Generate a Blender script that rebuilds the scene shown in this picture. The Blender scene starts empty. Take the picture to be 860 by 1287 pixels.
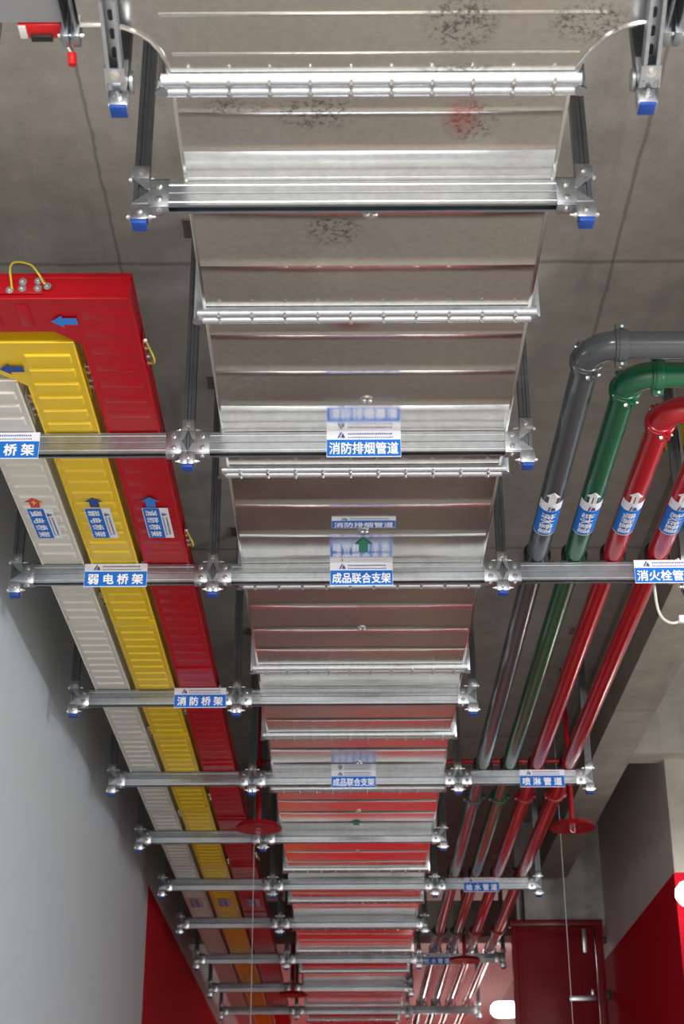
import bpy, bmesh, math, random
from mathutils import Vector, Matrix
random.seed(7)
SC = bpy.context.scene
COL = SC.collection
R = math.radians
H = 0.8                       # camera height above the floor

# ------------------------------------------------------------------ camera
F_PX, PITCH, YAW, ROLL = 2000.0, math.atan((1612 - 643.5) / 2000.0), 0.002, 0.004
cp, sp = math.cos(PITCH), math.sin(PITCH)
zr = Matrix.Rotation(YAW, 3, 'Z')
fw, up, rt = zr @ Vector((0, cp, sp)), zr @ Vector((0, -sp, cp)), zr @ Vector((1, 0, 0))
rt, up = rt * math.cos(ROLL) - up * math.sin(ROLL), rt * math.sin(ROLL) + up * math.cos(ROLL)
cd = bpy.data.cameras.new('camera')
cd.sensor_fit = 'VERTICAL'
cd.sensor_height = 36
cd.sensor_width = 24
cd.lens = F_PX * 36 / 1287
cd.clip_start, cd.clip_end = 0.05, 200
cd.dof.use_dof = True
cd.dof.focus_distance = 6.3
cd.dof.aperture_fstop = 5.0
cam = bpy.data.objects.new('camera', cd)
COL.objects.link(cam)
m3 = Matrix((rt, up, -fw)).transposed()
cam.matrix_world = Matrix.Translation((0, 0, H)) @ m3.to_4x4()
SC.camera = cam

# ------------------------------------------------------------------ world, lights, exposure
w = bpy.data.worlds.new('world')
SC.world = w
w.use_nodes = True
w.node_tree.nodes['Background'].inputs[0].default_value = (0.86, 0.93, 1.0, 1)
w.node_tree.nodes['Background'].inputs[1].default_value = 0.45
SC.view_settings.view_transform = 'Standard'
SC.view_settings.look = 'None'
SC.view_settings.gamma = 1
SC.view_settings.use_curve_mapping = False
SC.view_settings.exposure = 0.2


def area(name, loc, aim, size, power, col=(1, 0.97, 0.93)):
    d = bpy.data.lights.new(name, 'AREA')
    d.shape = 'RECTANGLE'
    d.size, d.size_y = size
    d.energy = power
    d.color = col
    o = bpy.data.objects.new(name, d)
    COL.objects.link(o)
    o.location = (loc[0], loc[1], loc[2] + H)
    v = Vector((aim[0], aim[1], aim[2])) - Vector(loc)
    o.rotation_euler = v.to_track_quat('-Z', 'Y').to_euler()
    return o


def bulb(name, loc, power, rad=0.12, col=(1, 0.97, 0.93)):
    d = bpy.data.lights.new(name, 'POINT')
    d.energy = power
    d.shadow_soft_size = rad
    d.color = col
    o = bpy.data.objects.new(name, d)
    COL.objects.link(o)
    o.location = (loc[0], loc[1], loc[2] + H)
    return o


# unseen lights standing in for aisle lamps either side and behind the viewer
bulb('unseen_aisle_light', (2.9, -0.4, 2.2), 200)
bulb('unseen_aisle_light', (3.3, 4.6, 2.3), 210)
bulb('unseen_aisle_light', (-3.2, 1.5, 2.2), 40)
bulb('unseen_aisle_light', (5.2, 8.8, 2.4), 50)
area('unseen_aisle_light', (-0.2, -1.2, 2.5), (-0.2, 0.6, -0.8), (1.2, 0.3), 380)
area('far_fill_light', (1.9, 19.4, 3.62), (1.7, 19.4, -0.8), (0.3, 1.2), 80)  # lights added without fixtures to brighten the far bay and red floor
area('far_fill_light', (-1.2, 22.5, 2.75), (-0.9, 22.7, -0.8), (0.3, 1.2), 40)
area('far_fill_light', (0.4, 26.5, 3.6), (0.4, 26.5, -0.8), (1.2, 0.3), 58)
area('far_fill_light', (0.4, 33.0, 3.6), (0.4, 33.0, -0.8), (1.2, 0.3), 70)
bulb('far_fill_light', (1.2, 24.0, 1.9), 32)


# ------------------------------------------------------------------ materials
def mat(name):
    m = bpy.data.materials.new(name)
    m.use_nodes = True
    nt = m.node_tree
    return m, nt, nt.nodes['Principled BSDF']


def N(nt, t, **k):
    n = nt.nodes.new(t)
    for a, b in k.items():
        setattr(n, a, b)
    return n


def ramp(nt, src, stops):
    r = N(nt, 'ShaderNodeValToRGB')
    cr = r.color_ramp
    while len(cr.elements) < len(stops):
        cr.elements.new(0.5)
    for e, (p, c) in zip(cr.elements, stops):
        e.position = p
        e.color = (c, c, c, 1) if isinstance(c, (int, float)) else (*c, 1)
    nt.links.new(src, r.inputs[0])
    return r.outputs[0]


def noise(nt, scale, detail=4, rough=0.55, vec=None, stretch=None):
    g = N(nt, 'ShaderNodeNewGeometry')
    src = g.outputs['Position']
    if stretch:
        mp = N(nt, 'ShaderNodeVectorMath', operation='MULTIPLY')
        mp.inputs[1].default_value = stretch
        nt.links.new(src, mp.inputs[0])
        src = mp.outputs[0]
    n = N(nt, 'ShaderNodeTexNoise')
    n.inputs['Scale'].default_value = scale
    n.inputs['Detail'].default_value = detail
    n.inputs['Roughness'].default_value = rough
    nt.links.new(src, n.inputs['Vector'])
    return n.outputs['Fac']


def mixc(nt, fac, a, b):
    m = N(nt, 'ShaderNodeMix', data_type='RGBA')
    if isinstance(fac, (int, float)):
        m.inputs[0].default_value = fac
    else:
        nt.links.new(fac, m.inputs[0])
    for i, c in ((6, a), (7, b)):
        if isinstance(c, tuple):
            m.inputs[i].default_value = (*c, 1)
        else:
            nt.links.new(c, m.inputs[i])
    return m.outputs[2]


def mth(nt, op, a, b=None, clamp=False):
    m = N(nt, 'ShaderNodeMath', operation=op)
    m.use_clamp = clamp
    for i, c in enumerate((a, b)):
        if c is None:
            continue
        if isinstance(c, (int, float)):
            m.inputs[i].default_value = c
        else:
            nt.links.new(c, m.inputs[i])
    return m.outputs[0]


def bump(nt, b, h, strength, dist=0.002):
    n = N(nt, 'ShaderNodeBump')
    n.inputs['Strength'].default_value = strength
    n.inputs['Distance'].default_value = dist
    nt.links.new(h, n.inputs['Height'])
    nt.links.new(n.outputs[0], b.inputs['Normal'])


def blob(nt, c, rad, flat=(1, 1, 1)):
    """soft spot around a place, 1 at its middle, 0 past its radius"""
    g = N(nt, 'ShaderNodeNewGeometry')
    s = N(nt, 'ShaderNodeVectorMath', operation='SUBTRACT')
    s.inputs[1].default_value = c
    nt.links.new(g.outputs['Position'], s.inputs[0])
    k = N(nt, 'ShaderNodeVectorMath', operation='MULTIPLY')
    k.inputs[1].default_value = flat
    nt.links.new(s.outputs[0], k.inputs[0])
    l = N(nt, 'ShaderNodeVectorMath', operation='LENGTH')
    nt.links.new(k.outputs[0], l.inputs[0])
    return mth(nt, 'SUBTRACT', 1.0, mth(nt, 'DIVIDE', l.outputs['Value'], rad), clamp=True)


def galvanised(name, base, rlo, rhi, sc=22, metallic=1.0):
    m, nt, b = mat(name)
    n1 = noise(nt, sc, 3)
    n2 = noise(nt, 3.0, 4)
    b.inputs['Metallic'].default_value = metallic
    c = mixc(nt, ramp(nt, n1, [(0.35, 0.0), (0.7, 1.0)]), tuple(x * 0.86 for x in base), base)
    nt.links.new(c, b.inputs['Base Color'])
    rr = N(nt, 'ShaderNodeMapRange')
    rr.inputs['From Min'].default_value = 0.3
    rr.inputs['From Max'].default_value = 0.7
    rr.inputs['To Min'].default_value = rlo
    rr.inputs['To Max'].default_value = rhi
    nt.links.new(n2, rr.inputs['Value'])
    nt.links.new(rr.outputs[0], b.inputs['Roughness'])
    return m


def painted(name, col, rough=0.3, coat=0.0, spec=0.5, vary=0.06, bmp=0.0):
    m, nt, b = mat(name)
    n1 = noise(nt, 7.0, 4)
    c = mixc(nt, n1, tuple(x * (1 - vary * 2) for x in col), tuple(min(1, x * (1 + vary)) for x in col))
    nt.links.new(c, b.inputs['Base Color'])
    b.inputs['Roughness'].default_value = rough
    b.inputs['Specular IOR Level'].default_value = spec
    b.inputs['Coat Weight'].default_value = coat
    b.inputs['Coat Roughness'].default_value = 0.12
    if bmp:
        bump(nt, b, noise(nt, 9.0, 2), bmp, 0.004)
    return m


def flat(name, col, rough=0.5):
    m, nt, b = mat(name)
    b.inputs['Base Color'].default_value = (*col, 1)
    b.inputs['Roughness'].default_value = rough
    return m


def glow(name, col, s):
    m, nt, b = mat(name)
    b.inputs['Base Color'].default_value = (0.9, 0.9, 0.9, 1)
    b.inputs['Emission Color'].default_value = (*col, 1)
    b.inputs['Emission Strength'].default_value = s
    return m


ZD = 2.845 + H                # underside of duct, trays and pipes = top of the crossbars
ZC = 3.785 + H                # ceiling
ZB = 3.246 + H                # underside of the long beam


def concrete(name, lo, hi, seams=()):
    m, nt, b = mat(name)
    big = noise(nt, 0.9, 6, 0.6)
    mid = noise(nt, 5.0, 6, 0.65)
    fine = noise(nt, 60.0, 3, 0.6)
    s = mth(nt, 'ADD', mth(nt, 'MULTIPLY', big, 0.55), mth(nt, 'MULTIPLY', mid, 0.45))
    c = mixc(nt, ramp(nt, s, [(0.34, 0.0), (0.66, 1.0)]), lo, hi)
    c = mixc(nt, ramp(nt, fine, [(0.28, 0.25), (0.42, 0.0)]), c, tuple(x * 0.55 for x in lo))
    streak = noise(nt, 2.2, 5, 0.6, stretch=(3.0, 0.35, 1))
    c = mixc(nt, ramp(nt, streak, [(0.55, 0.0), (0.72, 0.45)]), c, tuple(x * 0.7 for x in lo))
    g = N(nt, 'ShaderNodeNewGeometry')
    sx = N(nt, 'ShaderNodeSeparateXYZ')
    nt.links.new(g.outputs['Position'], sx.inputs[0])
    for ax, pos, wd in seams:      # formwork joints printed in the slab
        wob = mth(nt, 'MULTIPLY', mth(nt, 'SUBTRACT', mid, 0.5), 0.03)
        d = mth(nt, 'ABSOLUTE', mth(nt, 'SUBTRACT', mth(nt, 'ADD', sx.outputs[ax], wob), pos))
        k = mth(nt, 'SUBTRACT', 1.0, mth(nt, 'DIVIDE', d, wd), clamp=True)
        c = mixc(nt, mth(nt, 'MULTIPLY', k, 0.6), c, tuple(x * 0.35 for x in lo))
    nt.links.new(c, b.inputs['Base Color'])
    b.inputs['Roughness'].default_value = 0.9
    b.inputs['Specular IOR Level'].default_value = 0.2
    bump(nt, b, fine, 0.12, 0.002)
    return m


M = {}
M['concrete'] = concrete('concrete', (0.33, 0.315, 0.295), (0.53, 0.51, 0.48),
                         [('X', 1.11, 0.012), ('Y', 5.46, 0.02), ('X', -0.92, 0.010), ('X', -1.9, 0.012), ('Y', 8.3, 0.02),
                          ('Y', 11.8, 0.02), ('Y', 2.6, 0.02)])
M['beam_concrete'] = concrete('beam concrete', (0.29, 0.27, 0.235), (0.45, 0.42, 0.375), [('Y', 9.6, 0.012), ('Y', 7.4, 0.012)])
M['lintel'] = concrete('mottled concrete', (0.34, 0.34, 0.34), (0.86, 0.86, 0.86))
M['floor'] = painted('grey floor paint', (0.60, 0.555, 0.51), 0.45)
M['floor_brown'] = painted('dimmed brown grey floor', (0.27, 0.205, 0.185), 0.5)  # light falling off with distance, put into the floor colour
M['floor_red'] = painted('red floor paint', (0.66, 0.012, 0.016), 0.7, spec=0.2)
M['floor_green'] = painted('yellow green floor marking', (0.62, 0.98, 0.05), 0.4)
M['white_paint'] = painted('white ceiling paint', (0.74, 0.72, 0.70), 0.7, vary=0.03)
M['plaster'] = painted('white wall plaster', (0.575, 0.645, 0.70), 0.75, vary=0.03)
M['plaster_warm'] = painted('grey wall paint', (0.60, 0.57, 0.55), 0.7, vary=0.04)
M['wall_red'] = painted('red wall paint', (0.50, 0.006, 0.018), 0.85, spec=0.12)
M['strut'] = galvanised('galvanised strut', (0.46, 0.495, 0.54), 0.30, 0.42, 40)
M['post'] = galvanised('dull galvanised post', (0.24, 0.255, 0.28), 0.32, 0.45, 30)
M['bracket'] = galvanised('galvanised bracket', (0.53, 0.56, 0.60), 0.28, 0.42, 60)
M['bolt'] = galvanised('zinc bolt', (0.74, 0.74, 0.74), 0.2, 0.3, 80)
M['flange'] = galvanised('bright zinc flange', (0.80, 0.86, 0.93), 0.26, 0.38, 50)
M['cap_blue'] = flat('blue plastic', (0.008, 0.065, 0.36), 0.5)
M['tray_white'] = painted('cream tray paint', (0.67, 0.655, 0.605), 0.4, vary=0.02)
M['tray_yellow'] = painted('yellow tray paint', (0.80, 0.55, 0.012), 0.32, vary=0.02)
M['tray_red'] = painted('red tray paint', (0.44, 0.003, 0.010), 0.32, spec=0.25, vary=0.03)
M['pipe_grey'] = painted('grey pipe paint', (0.062, 0.070, 0.080), 0.26, 0.35, vary=0.08)
M['pipe_green'] = painted('green pipe paint', (0.004, 0.105, 0.045), 0.26, 0.35, vary=0.08)
M['pipe_red'] = painted('red pipe paint', (0.42, 0.004, 0.012), 0.26, 0.35, vary=0.06)
M['sign_blue'] = painted('sign blue', (0.008, 0.16, 0.64), 0.5, spec=0.2, vary=0.01)
M['sign_white'] = flat('sign white', (0.80, 0.82, 0.92), 0.45)
M['letter'] = flat('white lettering', (0.88, 0.90, 0.95), 0.4)
M['fineprint'] = flat('navy print', (0.05, 0.07, 0.22), 0.5)
M['arrow_navy'] = flat('navy film', (0.01, 0.05, 0.27), 0.4)
M['arrow_blue'] = flat('bright blue film', (0.02, 0.20, 0.68), 0.4)
M['arrow_red'] = flat('red film', (0.62, 0.03, 0.02), 0.4)
M['arrow_green'] = flat('green film', (0.005, 0.21, 0.09), 0.4)
M['arrow_white'] = flat('white film', (0.82, 0.83, 0.86), 0.4)
M['yellow'] = flat('yellow plastic', (0.80, 0.55, 0.03), 0.4)
M['wire'] = flat('yellow green wire', (0.62, 0.55, 0.05), 0.4)
M['lug'] = galvanised('copper lug', (0.85, 0.48, 0.12), 0.3, 0.4)
M['rubber'] = flat('black rubber', (0.02, 0.02, 0.022), 0.5)
M['cable'] = flat('white cable', (0.62, 0.61, 0.57), 0.5)
M['damper'] = painted('grey damper paint', (0.36, 0.38, 0.42), 0.4, vary=0.03)
M['actuator'] = painted('red actuator case', (0.66, 0.01, 0.012), 0.3)
M['door_red'] = painted('dark red door paint', (0.22, 0.006, 0.014), 0.35, vary=0.04)
M['dish'] = painted('red dish paint', (0.34, 0.01, 0.016), 0.3)
M['lamp'] = glow('lamp glow', (1.0, 0.98, 0.95), 9.0)
M['lamp_base'] = flat('lamp socket white', (0.8, 0.8, 0.8), 0.4)
M['black'] = flat('black paint', (0.015, 0.015, 0.015), 0.5)
M['cord'] = flat('thin pale cord', (0.45, 0.45, 0.44), 0.6)

# duct sheet: spangled zinc with rust-white wear, grey scuffs and one red spray mark
m, nt, b = mat('galvanised duct sheet')
b.inputs['Metallic'].default_value = 1.0
sp1 = noise(nt, 55.0, 3)
cl = noise(nt, 2.2, 5, 0.6)
col = mixc(nt, ramp(nt, sp1, [(0.35, 0.0), (0.7, 1.0)]), (0.66, 0.64, 0.605), (0.74, 0.72, 0.68))
col = mixc(nt, ramp(nt, cl, [(0.4, 0.0), (0.75, 0.3)]), col, (0.80, 0.79, 0.76))
grain = ramp(nt, noise(nt, 75.0, 5, 0.75), [(0.50, 0.0), (0.58, 1.0)])
for (x, y, rad, ff) in [(0.30, 3.06, 0.11, (1, 0.9, 1)), (-0.07, 3.40, 0.13, (1, 1.6, 1)), (0.35, 3.44, 0.10, (1.2, 1, 1)),
                        (-0.03, 3.93, 0.10, (1, 1, 1)), (0.30, 3.23, 0.07, (0.6, 3, 1)), (0.62, 3.06, 0.12, (1, 1.4, 1)),
                        (-0.29, 3.37, 0.08, (0.8, 2, 1))]:
    k = mth(nt, 'MULTIPLY', mth(nt, 'MULTIPLY', blob(nt, (x, y, ZD), rad, ff), 2.2, clamp=True), grain)
    col = mixc(nt, mth(nt, 'MULTIPLY', k, 0.75), col, (0.12, 0.12, 0.13))
kr = mth(nt, 'MULTIPLY', blob(nt, (0.325, 3.42, ZD), 0.075, (1.1, 0.7, 1)), 1.0, clamp=True)
kr = mth(nt, 'MULTIPLY', kr, mth(nt, 'ADD', mth(nt, 'MULTIPLY', grain, 0.4), 0.5))
col = mixc(nt, kr, col, (0.72, 0.16, 0.14))
kr = mth(nt, 'MULTIPLY', blob(nt, (0.02, 4.46, ZD), 0.07, (0.8, 1.8, 1)), 0.7, clamp=True)
col = mixc(nt, kr, col, (0.55, 0.12, 0.09))
hz = ramp(nt, noise(nt, 30.0, 6, 0.8), [(0.42, 0.0), (0.62, 1.0)])
for (x, y, rad, ff) in [(-0.02, 4.12, 0.13, (1.2, 0.8, 1)), (0.46, 5.75, 0.2, (1.3, 0.8, 1)), (-0.35, 4.8, 0.2, (1, 1, 1)), (0.38, 3.52, 0.08, (1, 1.5, 1))]:
    k = mth(nt, 'MULTIPLY', mth(nt, 'MULTIPLY', blob(nt, (x, y, ZD), rad, ff), 1.6, clamp=True), hz)
    col = mixc(nt, mth(nt, 'MULTIPLY', k, 0.6), col, (0.93, 0.93, 0.92))
nt.links.new(col, b.inputs['Base Color'])
rg = N(nt, 'ShaderNodeMapRange')
rg.inputs['From Min'].default_value = 0.3
rg.inputs['From Max'].default_value = 0.7
rg.inputs['To Min'].default_value = 0.13
rg.inputs['To Max'].default_value = 0.24
nt.links.new(cl, rg.inputs['Value'])
nt.links.new(rg.outputs[0], b.inputs['Roughness'])
bump(nt, b, noise(nt, 2.6, 2), 0.25, 0.006)
M['duct'] = m


# ------------------------------------------------------------------ mesh helpers
WL = {}                       # world location of every built object


class MB:
    def __init__(s):
        s.bm = bmesh.new()

    def box(s, a, c, bev=0.0):
        a, c = Vector(a), Vector(c)
        r = bmesh.ops.create_cube(s.bm, size=1)
        vs = r['verts']
        for v in vs:
            v.co = Vector(((a[i] + c[i]) / 2 + v.co[i] * (c[i] - a[i])) for i in range(3))
        if bev:
            es = list({e for v in vs for e in v.link_edges})
            bmesh.ops.bevel(s.bm, geom=es, offset=bev, segments=2, affect='EDGES', profile=0.5)
        return s

    def prism(s, pts, vec):
        """polygon (3d points) swept along vec"""
        vec = Vector(vec)
        a = [s.bm.verts.new(p) for p in pts]
        c = [s.bm.verts.new(Vector(p) + vec) for p in pts]
        n = len(pts)
        s.bm.faces.new(a)
        s.bm.faces.new(c[::-1])
        for i in range(n):
            s.bm.faces.new((a[i], c[i], c[(i + 1) % n], a[(i + 1) % n]))
        return s

    def loft(s, rings, closed=True, caps=True):
        rr = [[s.bm.verts.new(p) for p in ring] for ring in rings]
        n = len(rings[0])
        for i in range(len(rr) - 1):
            for j in range(n if closed else n - 1):
                k = (j + 1) % n
                s.bm.faces.new((rr[i][j], rr[i][k], rr[i + 1][k], rr[i + 1][j]))
        if caps and closed:
            s.bm.faces.new(rr[0][::-1])
            s.bm.faces.new(rr[-1])
        return s

    def tube(s, path, rad, n=12, caps=True):
        path = [Vector(p) for p in path]
        rings = []
        ref = None
        for i, p in enumerate(path):
            t = (path[min(i + 1, len(path) - 1)] - path[max(i - 1, 0)]).normalized()
            if ref is None:
                ref = t.orthogonal().normalized()
            ref = (ref - t * ref.dot(t)).normalized()
            q = t.cross(ref)
            r = rad[i] if isinstance(rad, (list, tuple)) else rad
            rings.append([p + (ref * math.cos(2 * math.pi * k / n) + q * math.sin(2 * math.pi * k / n)) * r for k in range(n)])
        return s.loft(rings, True, caps)

    def cyl(s, a, c, r, n=16):
        return s.tube([a, c], r, n)

    def dome(s, c, axis, r, h):
        c, axis = Vector(c), Vector(axis).normalized()
        pts, rad = [], []
        for k in range(5):
            t = k / 4 * math.pi / 2
            pts.append(c + axis * h * math.sin(t))
            rad.append(max(r * math.cos(t), r * 0.06))
        return s.tube(pts, rad, 10)

    def hexbolt(s, c, axis, r=0.0075, h=0.006, shaft=0.0):
        c, axis = Vector(c), Vector(axis).normalized()
        s.cyl(c, c + axis * 0.002, r * 1.5, 12)
        s.cyl(c + axis * 0.002, c + axis * (h + 0.002), r, 6)
        if shaft:
            s.cyl(c, c + axis * (h + shaft), r * 0.55, 8)
        return s

    def build(s, name, material, parent=None, origin=None, ang=32):
        bm = s.bm
        bmesh.ops.recalc_face_normals(bm, faces=bm.faces)
        lim = math.radians(ang)
        for f in bm.faces:
            f.smooth = True
        for e in bm.edges:
            e.smooth = len(e.link_faces) == 2 and e.calc_face_angle(0) < lim
        if origin is None:
            lo = Vector(min(v.co[i] for v in bm.verts) for i in range(3))
            hi = Vector(max(v.co[i] for v in bm.verts) for i in range(3))
            origin = (lo + hi) / 2
        origin = Vector(origin)
        bmesh.ops.translate(bm, verts=bm.verts, vec=-origin)
        me = bpy.data.meshes.new(name)
        bm.to_mesh(me)
        bm.free()
        mats = material if isinstance(material, list) else [material]
        for q in mats:
            me.materials.append(q)
        return place(name, me, origin, parent)


def place(name, data, origin, parent=None):
    o = bpy.data.objects.new(name, data)
    COL.objects.link(o)
    origin = Vector(origin)
    if parent:
        o.parent = parent
        o.location = origin - WL[parent.name]
    else:
        o.location = origin
    WL[o.name] = origin.copy()
    return o


def tag(o, label=None, cat=None, group=None, kind=None):
    for k, v in (('label', label), ('category', cat), ('group', group), ('kind', kind)):
        if v:
            o[k] = v
    return o


def thing(name, loc, label, cat, group=None):
    return tag(place(name, None, loc), label, cat, group)


def struct(name, mb, m):
    return tag(mb.build(name, m), kind='structure')


# text -> triangles, laid out as points (x, y) centred on (0, 0)
def text_mesh(body, width, height, bold=0.02):
    cu = bpy.data.curves.new('lettering', 'FONT')
    cu.body = body
    cu.size = 1.0
    cu.resolution_u = 3
    o = bpy.data.objects.new('lettering', cu)
    COL.objects.link(o)
    dg = bpy.context.evaluated_depsgraph_get()
    me = bpy.data.meshes.new_from_object(o.evaluated_get(dg))
    bpy.data.objects.remove(o)
    bpy.data.curves.remove(cu)
    v0 = [v.co.copy() for v in me.vertices]
    f0 = [list(p.vertices) for p in me.polygons]
    vs, fs = [], []
    for dx, dy in ((0, 0), (-bold, -bold * 0.4), (bold, -bold * 0.4), (-bold, bold * 0.4), (bold, bold * 0.4), (0, bold), (0, -bold)):
        i0 = len(vs)
        vs += [v + Vector((dx, dy, 0.0004 * len(vs) / max(1, len(v0)) / 7)) for v in v0]
        fs += [[i + i0 for i in f] for f in f0]
    bpy.data.meshes.remove(me)
    x0, x1 = min(v.x for v in vs), max(v.x for v in vs)
    y0, y1 = min(v.y for v in vs), max(v.y for v in vs)
    pts = [((v.x - (x0 + x1) / 2) / (x1 - x0) * width, (v.y - (y0 + y1) / 2) / (y1 - y0) * height, v.z) for v in vs]
    return pts, fs


TXT = {}


def sign_faces(kind, text, W, Hh):
    """2d outlines of a sign: list of (material, name, points, faces, lift)"""
    hw, hh = W / 2, Hh / 2
    split = hh - Hh * 0.34
    n = len(text)
    tw = W * (0.93 if n > 4 else 0.88)
    key = (text, W, Hh)
    if key not in TXT:
        TXT[key] = text_mesh(text if n > 4 else ' '.join(text), tw, Hh * 0.46, 0.022 if n > 4 else 0.03)
    pts, fs = TXT[key]
    cy = (-hh + split) / 2
    out = [('letter', 'lettering', [(x, y + cy, z) for x, y, z in pts], fs, 0.0016)]
    # printed header: a peaked emblem and two rows of print too small to read
    P, Fc = [], []

    def quad(a, b_, c, d):
        i = len(P)
        P.extend([a, b_, c, d])
        Fc.append([i, i + 1, i + 2, i + 3])
    ex, ey = -hw + W * 0.2, split + Hh * 0.06
    s = Hh * 0.22
    quad((ex - s * 0.62, ey), (ex - s * 0.36, ey), (ex + s * 0.10, ey + s), (ex - s * 0.12, ey + s))
    quad((ex + s * 0.05, ey), (ex + s * 0.62, ey), (ex + s * 0.22, ey + s * 0.85), (ex + s * 0.05, ey + s * 0.6))
    quad((ex - s * 0.2, ey), (ex - s * 0.02, ey), (ex - s * 0.02, ey + s * 0.45), (ex - s * 0.05, ey + s * 0.45))
    rr = random.Random(3)
    for row, hgt in ((0.185, 0.07), (0.06, 0.05)):
        x = -hw + W * 0.29
        while x < hw - W * 0.12:
            wd = W * rr.uniform(0.012, 0.022)
            y = split + Hh * row
            quad((x, y), (x + wd, y), (x + wd, y + Hh * hgt * rr.uniform(0.7, 1.1)), (x, y + Hh * hgt * 0.8))
            x += wd + W * 0.011
    out.append(('fineprint', 'fine_print', P, Fc, 0.0012))
    return split, out


def emit_flat(name, m, pts, fs, fn, lift, parent):
    mb = MB()
    vs = [mb.bm.verts.new(fn(p[0], p[1], lift + (p[2] if len(p) > 2 else 0))) for p in pts]
    for f in fs:
        try:
            mb.bm.faces.new([vs[i] for i in f])
        except ValueError:
            pass
    return mb.build_flat(name, m, parent)


def _build_flat(s, name, material, parent):
    bm = s.bm
    vs = [v.co for v in bm.verts]
    o = sum(vs, Vector()) / len(vs)
    bmesh.ops.translate(bm, verts=bm.verts, vec=-o)
    me = bpy.data.meshes.new(name)
    bm.to_mesh(me)
    bm.free()
    me.materials.append(material)
    return place(name, me, o, parent)


MB.build_flat = _build_flat


def slab2d(rect, fn, thick, nx=1):
    """thin plate over a 2d rectangle mapped by fn(x, y, lift)"""
    x0, y0, x1, y1 = rect
    mb = MB()
    rings = []
    for i in range(nx + 1):
        x = x0 + (x1 - x0) * i / nx
        rings.append([fn(x, y0, 0), fn(x, y1, 0), fn(x, y1, thick), fn(x, y0, thick)])
    return mb.loft(rings)


def place_sign(name, text, W, Hh, fn, parent=None, thick=0.0010, nx=1, label=None):
    """a printed sign: blue panel, white header, lettering; fn maps sign plane -> world"""
    hw, hh = W / 2, Hh / 2
    split, layers = sign_faces(name, text, W, Hh)
    if parent is None:
        root = slab2d((-hw, -hh, hw, hh), fn, thick, nx).build(name, M['sign_white'])
    else:
        root = slab2d((-hw, -hh, hw, hh), fn, thick, nx).build(name, M['sign_white'], parent)
    bd = Hh * 0.03
    slab2d((-hw + bd * 0.4, -hh + bd, hw - bd * 0.4, split), lambda x, y, l: fn(x, y, l + thick), 0.0003, nx).build('blue_panel', M['sign_blue'], root)
    for mn, nm, pts, fs, lift in layers:
        emit_flat(nm, M[mn], pts, fs, lambda x, y, l: fn(x, y, l + thick), lift, root)
    return root


ARROW = [(0, 0.5), (0.42, 0.06), (0.22, 0.06), (0.22, -0.5), (-0.22, -0.5), (-0.22, 0.06), (-0.42, 0.06)]


def arrow(m, fn, size, parent, nm='flow_arrow', wide=1.0):
    mb = MB()
    a = [mb.bm.verts.new(fn(x * size * wide, y * size, 0.0)) for x, y in ARROW]
    c = [mb.bm.verts.new(fn(x * size * wide, y * size, 0.0012)) for x, y in ARROW]
    mb.bm.faces.new(a)
    mb.bm.faces.new(c[::-1])
    for i in range(7):
        j = (i + 1) % 7
        mb.bm.faces.new((a[i], c[i], c[j], a[j]))
    return mb.build(nm, m, parent)


def front_fn(cx, y, cz):               # sign facing the viewer, -Y
    return lambda px, py, l: Vector((cx + px, y - l, cz + py))


def under_fn(cx, cy, z, ang):          # sticker on an underside seen from below, ang turns it
    ca, sa = math.cos(ang), math.sin(ang)
    # from below: image right = +X, image up = -Y
    return lambda px, py, l: Vector((cx + px * ca - py * sa, cy - (px * sa + py * ca), z - l))


# ------------------------------------------------------------------ room shell
struct('floor', MB().box((-9, -7, -0.1), (9, 46, 0)), M['floor'])
struct('trim_15', MB().box((-9, 11.6, 0), (9, 22.2, 0.001)), M['floor_brown'])  # dimmed far floor zone, darkens what the duct mirrors
q = MB().prism([(0.1, 20.0, 0), (9, 20.0, 0), (9, 46, 0), (-9, 46, 0), (-9, 22.2, 0), (-0.4, 22.2, 0)], (0, 0, 0.002))
struct('trim_1', q, M['floor_red'])
for i, (x, y) in enumerate(((0.72, 13.6), (0.72, 14.5), (0.75, 15.4))):
    struct('trim_%d' % (7 + i), MB().box((x - 0.2, y - 0.13, 0), (x + 0.2, y + 0.13, 0.002)), M['floor_green'])
for i, (x, y) in enumerate(((-0.78, 23.1), (-0.80, 23.9), (-0.83, 25.0), (-0.85, 25.7))):
    struct('trim_%d' % (10 + i), MB().box((x - 0.15, y - 0.1, 0.002), (x + 0.15, y + 0.1, 0.004)), M['floor_green'])
struct('ceiling', MB().box((-9, 0.6, ZC), (9, 46, ZC + 0.2)), M['concrete'])
struct('trim_14', MB().box((-1.6, 16.96, ZC - 0.01), (9, 45, ZC - 0.001)), M['white_paint'])
struct('wall_left', MB().box((-1.8, 5.6, 0), (-1.6, 45, ZC)), M['plaster'])
struct('trim_2', MB().box((-1.602, 12.85, 0), (-1.598, 45, 2.89 + H)), M['wall_red'])
struct('trim_3', MB().box((1.7, 1.5, ZB), (1.964, 14.2, ZC)), M['beam_concrete'])      # long ceiling beam
struct('trim_4', MB().box((1.966, 11.0, 3.4 + H), (9, 11.25, ZC)), M['beam_concrete'])  # cross beam on the right
struct('trim_5', MB().box((-1.6, 16.6, 3.19 + H), (2.3, 16.95, 3.56 + H)), M['concrete'])  # far cross beam
struct('wall_right', MB().box((2.3, 11.16, 0), (2.62, 45, ZC)), M['plaster_warm'])
struct('trim_6', MB().box((2.297, 11.157, 0), (2.62, 45, 2.58 + H)), M['wall_red'])
struct('trim_16', MB().box((2.301, 11.15, 2.58 + H), (9, 11.1575, 3.4 + H)), M['beam_concrete'])  # thin darker facing added to tone down the overbright wall end
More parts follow.
